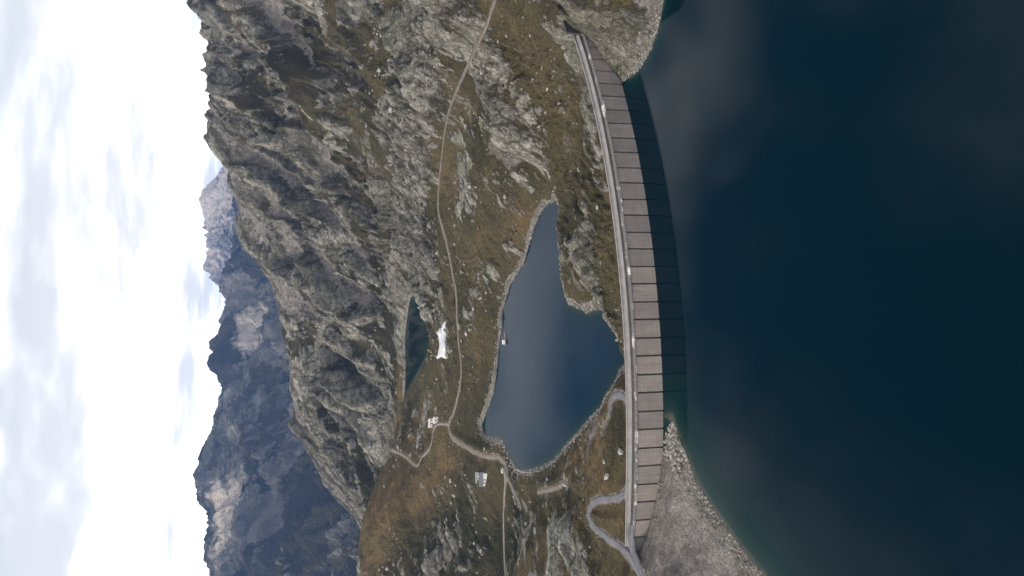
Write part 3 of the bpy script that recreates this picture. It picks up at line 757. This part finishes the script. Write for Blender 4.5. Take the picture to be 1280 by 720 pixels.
# slab and pipe on the gravel bank
sp = atz(820, 613, 3.2); sl = link(bpy.data.objects.new('concrete_slab', None)); sl.location = (sp[0], sp[1], gz(sp[0], sp[1]))
tag(sl, 'pale concrete slab with a thin pipe on the gravel bank at the dam foot', 'slab')
MB().box(-2.6, 2.6, -1.1, 1.1, -1.2, .12).build('slab', M_PARA, sl)
MB().box(3.5, 3.8, -8.5, 1.2, .1, .45).box(2.4, 3.9, -8.8, -8.5, .1, .45).build('pipe', M_PARA, sl)

# low wall closing the lower lake
wl = catmull([atz(u, v, LOW + 1.2) for u, v in [(646, 586.5), (651, 590), (657, 591), (664, 590.5), (671, 588)]], 2.)
wv = []; wf = []
for i, p in enumerate(wl):
    t = wl[min(i + 1, len(wl) - 1)] - wl[max(i - 1, 0)]; t /= np.linalg.norm(t); n_ = np.array([-t[1], t[0], 0])
    for k, z in ((-.6, -3), (-.6, 0), (.6, 0), (.6, -3)): wv.append(p + n_ * k + np.array([0, 0, z]) - wl[0])
    if i:
        for j in range(3): b = (i - 1) * 4 + j; wf.append((b, b + 1, b + 5, b + 4))
wo = mesh_obj('lake_wall', wv, wf, M_PARA); wo.location = wl[0]
tag(wo, 'thin pale wall closing the end of the lower lake by the track', 'wall')

# ------------------------------------------------------------------ buildings
M_ROOF = simple('slate_roof', (.10, .105, .11), .7, .25, 1.5)
M_GROOF = simple('green_grey_roof', (.17, .19, .165), .7, .2, .8)
M_PROOF = simple('pale_roof', (.42, .38, .36), .7, .15, .8)
M_LIME = simple('limewashed_stone', (.58, .56, .53), .9, .2, .8)
M_GLASS = simple('dark_glass', (.03, .035, .04), .15, .2, 1., 0., .5)
M_WOOD = simple('brown_wood', (.10, .06, .035), .8, .25, 2.)
def gable_house(name, at, rz, L, D, hw, rise, wall_m, roof_m, label, cat, wins, annex=None, group=None):
    r = link(bpy.data.objects.new(name, None)); r.location = at; r.rotation_euler.z = rz
    tag(r, label, cat, group)
    m = MB(); m.add([(-L/2, -D/2, -3), (L/2, -D/2, -3), (L/2, D/2, -3), (-L/2, D/2, -3), (-L/2, -D/2, hw), (L/2, -D/2, hw), (L/2, D/2, hw), (-L/2, D/2, hw), (-L/2, 0, hw + rise), (L/2, 0, hw + rise)],
                    [(0, 1, 5, 4), (1, 2, 6, 9, 5), (2, 3, 7, 6), (3, 0, 4, 8, 7), (4, 5, 9, 8), (6, 7, 8, 9)])
    wl_ = m.build('wall', wall_m, r)
    e = .5; sl_ = rise / (D / 2); t = .22
    v = []
    for y, z in ((-D/2 - e, hw - e * sl_), (0, hw + rise), (D/2 + e, hw - e * sl_)):
        for x in (-L/2 - e, L/2 + e): v += [(x, y, z + .04), (x, y, z + .04 + t)]
    ro = mesh_obj('roof', v, [(1, 3, 7, 5), (5, 7, 11, 9), (0, 4, 6, 2), (4, 8, 10, 6), (0, 2, 3, 1), (8, 9, 11, 10), (0, 1, 5, 4), (4, 5, 9, 8), (2, 6, 7, 3), (6, 10, 11, 7)], roof_m, r)
    MB().box(L * .22, L * .22 + .8, .4, 1.1, hw + rise * .4, hw + rise + 1.1).build('chimney', wall_m, ro)
    for x in wins:
        wn = MB().box(x - .5, x + .5, -D/2 - .05, -D/2 + .05, 1.0, 2.3).build('window', M_GLASS, r)
        MB().box(x - .6, x + .6, -D/2 - .18, -D/2 - .051, .85, .99).build('sill', M_PARA, wn)
    MB().box(-.5, .5, -D/2 - .07, -D/2 + .05, -.2, 2.1).build('door', M_WOOD, r)
    if annex:
        l2, d2, z0, z1 = annex
        y0 = D/2 + .05
        MB().add([(-l2/2, y0, -2), (l2/2, y0, -2), (l2/2, y0 + d2, -2), (-l2/2, y0 + d2, -2), (-l2/2, y0, z0), (l2/2, y0, z0), (l2/2, y0 + d2, z1), (-l2/2, y0 + d2, z1)],
                 [(0, 1, 5, 4), (1, 2, 6, 5), (2, 3, 7, 6), (3, 0, 4, 7), (4, 5, 6, 7)]).build('annex_wall', wall_m, r)
        MB().add([(-l2/2 - .3, y0 + .5, z0 + .30), (l2/2 + .3, y0 + .5, z0 + .30), (l2/2 + .3, y0 + d2 + .3, z1 + .30), (-l2/2 - .3, y0 + d2 + .3, z1 + .30),
                  (-l2/2 - .3, y0 + .5, z0 + .05), (l2/2 + .3, y0 + .5, z0 + .05), (l2/2 + .3, y0 + d2 + .3, z1 + .05), (-l2/2 - .3, y0 + d2 + .3, z1 + .05)],
                 [(0, 1, 2, 3), (4, 7, 6, 5), (0, 4, 5, 1), (1, 5, 6, 2), (2, 6, 7, 3), (3, 7, 4, 0)]).build('annex_roof', M_GROOF, r)
    return r
def on_ground(u, v):
    """the finished ground seen at a photo pixel"""
    d = ray(u, v); t = np.exp(np.linspace(math.log(240), math.log(2400), 4000))
    dz = HC + d[2] * t - ground(d[0] * t, d[1] * t)
    k = int(np.argmax(dz < 0)); tt = t[k]
    return np.array([d[0] * tt, d[1] * tt, ground(np.array([d[0] * tt]), np.array([d[1] * tt]))[0]])
p = on_ground(608, 600)
gable_house('house', (p[0], p[1] + 3, p[2] + .6), R_(4), 11.0, 6.5, 3.1, 2.1, M_WHITE, M_ROOF, 'white walled house with dark slate roof on the slope left of the lower lake', 'house', (-2.6,), (9.5, 8, 2.6, 5.2))
p = on_ground(541, 529)
gable_house('hut', (p[0], p[1] + 2, p[2] + .5), R_(-4), 9.0, 5.0, 2.4, 1.2, M_LIME, M_PROOF, 'long low white hut with pale roof at the top of the footpath, farther one', 'hut', (3.,), None)
p = on_ground(546, 525)
gable_house('hut', (p[0], p[1], p[2] + .4), R_(-4), 6.5, 4.0, 2.2, 1.0, M_LIME, M_PROOF, 'shorter white hut in front of the long one where the footpath starts', 'hut', (), None)

# a parked car where the straight track meets the gravel road
def car(at, rz, mat, label):
    r = link(bpy.data.objects.new('parked_car', None)); r.location = at; r.rotation_euler.z = rz
    tag(r, label, 'car')
    pf = [(-2.2, .35), (-2.25, .9), (-2.1, 1.15), (-1.9, 1.9), (-1.6, 2.05), (.7, 2.05), (1.3, 1.3), (2.1, 1.05), (2.25, .7), (2.2, .35)]
    v = []; f = []; k = len(pf)
    for y in (-.92, .92): v += [(x, y * (1 if z < 1.3 else .88), z) for x, z in pf]
    for j in range(k): f.append((j, (j + 1) % k, k + (j + 1) % k, k + j))
    f.append(tuple(range(k))[::-1]); f.append(tuple(range(k, 2 * k)))
    mesh_obj('body', v, f, mat, r)
    for s in (-1, 1): MB().box(-1.7, .75, s * .84 - .06, s * .84 + .06, 1.38, 1.9).build('side_window', M_GLASS, r)
    for x in (-1.4, 1.4):
        for s in (-1, 1):
            wv = []; wf = []
            for y in (s * .75, s * .96): wv += [(x + .36 * math.cos(q * math.pi / 6), y, .36 + .36 * math.sin(q * math.pi / 6)) for q in range(12)]
            for q in range(12): wf.append((q, (q + 1) % 12, 12 + (q + 1) % 12, 12 + q))
            wf += [tuple(range(12)), tuple(range(12, 24))]
            mesh_obj('wheel', wv, wf, M_GLASS, r)
p = on_ground(630, 588)
car((p[0], p[1], p[2] + .32), R_(20), M_WHITE, 'white van parked where the straight track leaves the gravel road')

# raft moored off the far shore of the lower lake
p = atz(631.5, 424, LOW)
raft = link(bpy.data.objects.new('raft', None)); raft.location = p; raft.rotation_euler.z = R_(6)
tag(raft, 'small raft with a white cabin floating near the far shore of the lower lake', 'raft')
M_PINK = simple('faded_red_deck', (.26, .16, .15), .8, .2, 1.)
MB().box(-5.4, 5.4, -1.2, 1.2, -.3, .45).build('deck', M_PINK, raft)
for y in (-1.35, 1.35): MB().box(-5.2, 5.2, y - .35, y + .35, -.4, .25).build('float', M_GLASS, raft)
cb = MB().box(-4.2, -.8, -1.0, 1.0, .45, 2.2).build('cabin', M_WHITE, raft)
MB().box(-4.4, -.6, -1.15, 1.15, 2.2, 2.36).build('roof', M_WHITE, cb)
MB().box(1.5, 1.65, -.07, .07, .45, 2.4).build('mast', M_METAL, raft)

# old snow by the upper lake
M_SNOW, h = new_mat('old_snow')
P_ = h.n('ShaderNodeTexCoord').outputs['Object']
nn = h.noise(P_, .3, 6, .6)
finish(h, h.mix(h.ss(nn, .35, .7), (.40, .41, .42), (.60, .61, .62)), .6, nn, .3, .5, .4)
sn_poly = [on_ground(u, v)[:2] for u, v in [(556.5, 402), (553, 408), (549, 413), (546.5, 417.5), (549.5, 421), (550, 435), (548, 443), (546, 449), (550, 447), (552.5, 445.5), (556, 448.5), (557.5, 447), (557, 432), (557, 419), (556.5, 410)]]
sx = np.array(sn_poly)
gx_ = np.arange(sx[:, 0].min() - 2, sx[:, 0].max() + 2, 1.1); gy_ = np.arange(sx[:, 1].min() - 2, sx[:, 1].max() + 2, 1.4)
GY, GX = np.meshgrid(gy_, gx_, indexing='ij')
sdn = -seg_dist(GX.astype(np.float32), GY.astype(np.float32), [tuple(q) for q in sn_poly], True) + .6 * fbm(GX, GY, 6, 2, 9)
SZ = ground(GX, GY); SZs = SZ.copy()
for _ in range(6): SZs[1:-1, 1:-1] = (SZs[1:-1, 1:-1] * 2 + SZs[:-2, 1:-1] + SZs[2:, 1:-1] + SZs[1:-1, :-2] + SZs[1:-1, 2:]) / 6
SZs = np.maximum(SZ + .3, SZs + .9) * (sdn > 0) + (SZ - 1.2) * (sdn <= 0) + np.clip(sdn * .3, 0, 1.0)
ok = (sdn > -1.6)
idx = -np.ones(GX.shape, int); idx[ok] = np.arange(ok.sum())
q4 = ok[:-1, :-1] & ok[1:, :-1] & ok[:-1, 1:] & ok[1:, 1:]
I, J = np.nonzero(q4)
so = mesh_obj('snow_patch', np.stack([GX[ok] - sx[0, 0], GY[ok] - sx[0, 1], SZs[ok]], -1), np.stack([idx[I, J], idx[I, J + 1], idx[I + 1, J + 1], idx[I + 1, J]], -1), M_SNOW, None, True)
so.location = (sx[0, 0], sx[0, 1], 0)
tag(so, 'white patch of old snow beside the small upper lake', 'snow')

# ------------------------------------------------------------------ rocks
def stone_material(name, a, b):
    mt, h = new_mat(name)
    P = h.n('ShaderNodeTexCoord').outputs['Object']
    inf = h.n('ShaderNodeNewGeometry').outputs['Random Per Island']
    n = h.noise(P, .8, 6, .7)
    x = h.math('ADD', h.math('MULTIPLY', inf, .7), h.math('MULTIPLY', n, .5))
    finish(h, h.ramp(x, [(.15, tuple(c * .45 for c in a)), (.5, a), (.95, b)]), .95, n, .12, .6, .3)
    return mt
M_STONE = stone_material('lichen_stone', (.150, .138, .118), (.30, .28, .245))
t_ = (1 + 5 ** .5) / 2
ICO_V = np.array([(-1, t_, 0), (1, t_, 0), (-1, -t_, 0), (1, -t_, 0), (0, -1, t_), (0, 1, t_), (0, -1, -t_), (0, 1, -t_), (t_, 0, -1), (t_, 0, 1), (-t_, 0, -1), (-t_, 0, 1)]) / math.hypot(1, t_)
ICO_F = np.array([(0, 11, 5), (0, 5, 1), (0, 1, 7), (0, 7, 10), (0, 10, 11), (1, 5, 9), (5, 11, 4), (11, 10, 2), (10, 7, 6), (7, 1, 8), (3, 9, 4), (3, 4, 2), (3, 2, 6), (3, 6, 8), (3, 8, 9), (4, 9, 5), (2, 4, 11), (6, 2, 10), (8, 6, 7), (9, 8, 1)])
def stones(name, x, y, size):
    n = len(x); z = ground(x, y)
    jit_ = 1 + RNG.uniform(-.32, .32, (n, 12, 1))
    ax = np.stack([RNG.uniform(.7, 1.5, n), RNG.uniform(.6, 1.2, n), RNG.uniform(.45, .95, n)], -1)[:, None]
    V = ICO_V[None] * jit_ * ax
    a = RNG.uniform(0, 6.28, n); c, s = np.cos(a)[:, None], np.sin(a)[:, None]
    V = np.stack([V[..., 0] * c - V[..., 1] * s, V[..., 0] * s + V[..., 1] * c, V[..., 2]], -1) * size[:, None, None]
    V += np.stack([x, y, z + .22 * size], -1)[:, None]
    Fc = ICO_F[None] + (np.arange(n) * 12)[:, None, None]
    me = bpy.data.meshes.new(name)
    Vf = V.reshape(-1, 3); Ff = Fc.reshape(-1, 3)
    me.vertices.add(len(Vf)); me.vertices.foreach_set('co', Vf.reshape(-1).astype(np.float32))
    me.loops.add(Ff.size); me.loops.foreach_set('vertex_index', Ff.reshape(-1).astype(np.int32))
    me.polygons.add(len(Ff)); me.polygons.foreach_set('loop_start', (np.arange(len(Ff)) * 3).astype(np.int32))
    me.update(calc_edges=True); me.materials.append(M_STONE)
    o = link(bpy.data.objects.new(name, me)); tag(o, kind='stuff'); return o
def scatter(n, r0, r1, wfun):
    lrs = RNG.uniform(math.log(r0), math.log(r1), n); phs = RNG.uniform(-.46, .46, n)
    x = np.exp(lrs) * np.sin(phs); y = np.exp(lrs) * np.cos(phs)
    f = rbf(x, y)
    on = np.ones(n, bool)
    for pl in (res_poly, low_poly, up_poly): on &= seg_dist(x.astype(np.float32), y.astype(np.float32), pl, True) > .5
    for C, wd in ROADS.values(): on &= seg_dist(x, y, C[::3])[0] > wd / 2 + 1.5
    rh = DR - np.hypot(x - DC[0], y - DC[1]); on &= ~((rh > -3) & (rh < 32) & (x > -145) & (x < 160))
    keep = on & (RNG.uniform(0, 1, n) < wfun(x, y, f))
    return x[keep], y[keep]
clump = lambda x, y, wl, sd: sstep(fbm(x, y, wl, 3, sd), .02, .42)
x, y = scatter(60000, 330, 1250, lambda x, y, f: clump(x, y, 55, 501) * (.10 + .55 * np.clip(f[:, 1], 0, 1)) * (.4 + .6 * sstep(y, 480, 700)) * (1 - .8 * sstep(y, 850, 1000)) + .008)
size = np.clip(np.exp(RNG.normal(-.35, .5, len(x))) * (np.hypot(x, y) / 700) ** .9, .25, 2.8)
stones('scattered_rocks', x, y, size)
def shore(poly, n, d0, d1):
    P = np.array(poly); i = RNG.integers(0, len(P), n); t = RNG.uniform(0, 1, (n, 1))
    q = P[i] * (1 - t) + P[(i + 1) % len(P)] * t + RNG.normal(0, d1, (n, 2))
    d = seg_dist(q[:, 0].astype(np.float32), q[:, 1].astype(np.float32), poly, True)
    rh = DR - np.hypot(q[:, 0] - DC[0], q[:, 1] - DC[1])
    k = (d > d0) & ~((rh > -3) & (rh < 32)) & (np.abs(np.arctan2(q[:, 0], q[:, 1])) < .5) & (np.hypot(*q.T) > 215) & (q[:, 1] > 100)
    return q[k, 0], q[k, 1]
x, y = shore(low_poly, 4200, -.4, 3.0); stones('shore_stones', x, y, RNG.uniform(.3, .9, len(x)))
x, y = shore(res_poly, 5000, -.3, 2.6); stones('shore_stones', x, y, RNG.uniform(.2, .6, len(x)))
# boulder heap where the gravel bank meets the dam
hp = np.array([atz(u, v, 1.5)[:2] for u, v in [(838, 535), (836, 555), (842, 560), (850, 565)]])
i = RNG.integers(0, 4, 420); q = hp[i] + RNG.normal(0, 3.6, (420, 2)); d = seg_dist(q[:, 0].astype(np.float32), q[:, 1].astype(np.float32), res_poly, True)
k = (d > 0) & (np.hypot(q[:, 0] - DC[0], q[:, 1] - DC[1]) > DR + 2); stones('rock_heap', q[k, 0], q[k, 1], RNG.uniform(.6, 1.5, int(k.sum())))

def boulder(u, v, s, label, sq=.7, seed=0):
    rg = np.random.default_rng(seed); p = on_ground(u, v)
    bm = bmesh.new(); bmesh.ops.create_icosphere(bm, subdivisions=1, radius=1.0)
    o3 = rg.uniform(0, 50, 2)
    for q in bm.verts:
        n1 = float(perlin(np.array([q.co.x * 1.3 + o3[0] + q.co.z]), np.array([q.co.y * 1.3 + o3[1] - q.co.z]), seed)[0])
        q.co *= 1 + .35 * n1 + rg.uniform(-.2, .2)
        q.co.x *= s * 1.25; q.co.y *= s; q.co.z *= s * sq
    me = bpy.data.meshes.new('boulder'); bm.to_mesh(me); bm.free(); me.materials.append(M_PALE)
    o = link(bpy.data.objects.new('boulder', me)); o.location = (p[0], p[1], p[2] + s * .25); o.rotation_euler.z = rg.uniform(0, 6)
    tag(o, label, 'boulder', 'pale boulders lying in the turf')
M_PALE = simple('pale_boulder', (.27, .25, .225), .95, .45, .6)
boulder(777, 564, 1.7, 'pale boulder in the grass nearest the dam crest below the hairpin', .8, 1)
boulder(759.5, 596, 1.8, 'largest pale boulder in the grass above the triangular road junction', .75, 2)
boulder(756, 577, 1.3, 'small pale boulder higher up the grass slope beside the lower lake', .7, 3)
boulder(593, 386, 2.2, 'pale boulder on the grass between gravel road and far shore', .8, 4)
boulder(490, 137, 3.4, 'pale isolated block high on the rocky slope at the right', .8, 5)
boulder(584, 417, 3.0, 'grey rock mound in the middle of the grass below the snow patch', .5, 6)
boulder(564, 601, 2.6, 'grey boulder on the slope above the white house', .6, 7)
boulder(707, 606, 1.6, 'white boulder at the end of the lakeside track', .8, 8)
# ------------------------------------------------------------------ haze
M_HAZE, h = new_mat('mountain_haze')
hv = h.n('ShaderNodeVolumePrincipled', {'Color': (.24, .47, 1.0, 1), 'Density': 3.4e-5, 'Anisotropy': .2})
h.n('ShaderNodeOutputMaterial', {1: hv.outputs[0]})
top = max(float(FZ.max()), float(Zt.max()), HC) + 40
bot = min(float(FZ.min()), float(Zt.min()), -40) - 5
hz = MB().box(-11000, 11000, -2500, 14000, bot, top).build('haze', M_HAZE)
tag(hz, kind='stuff')
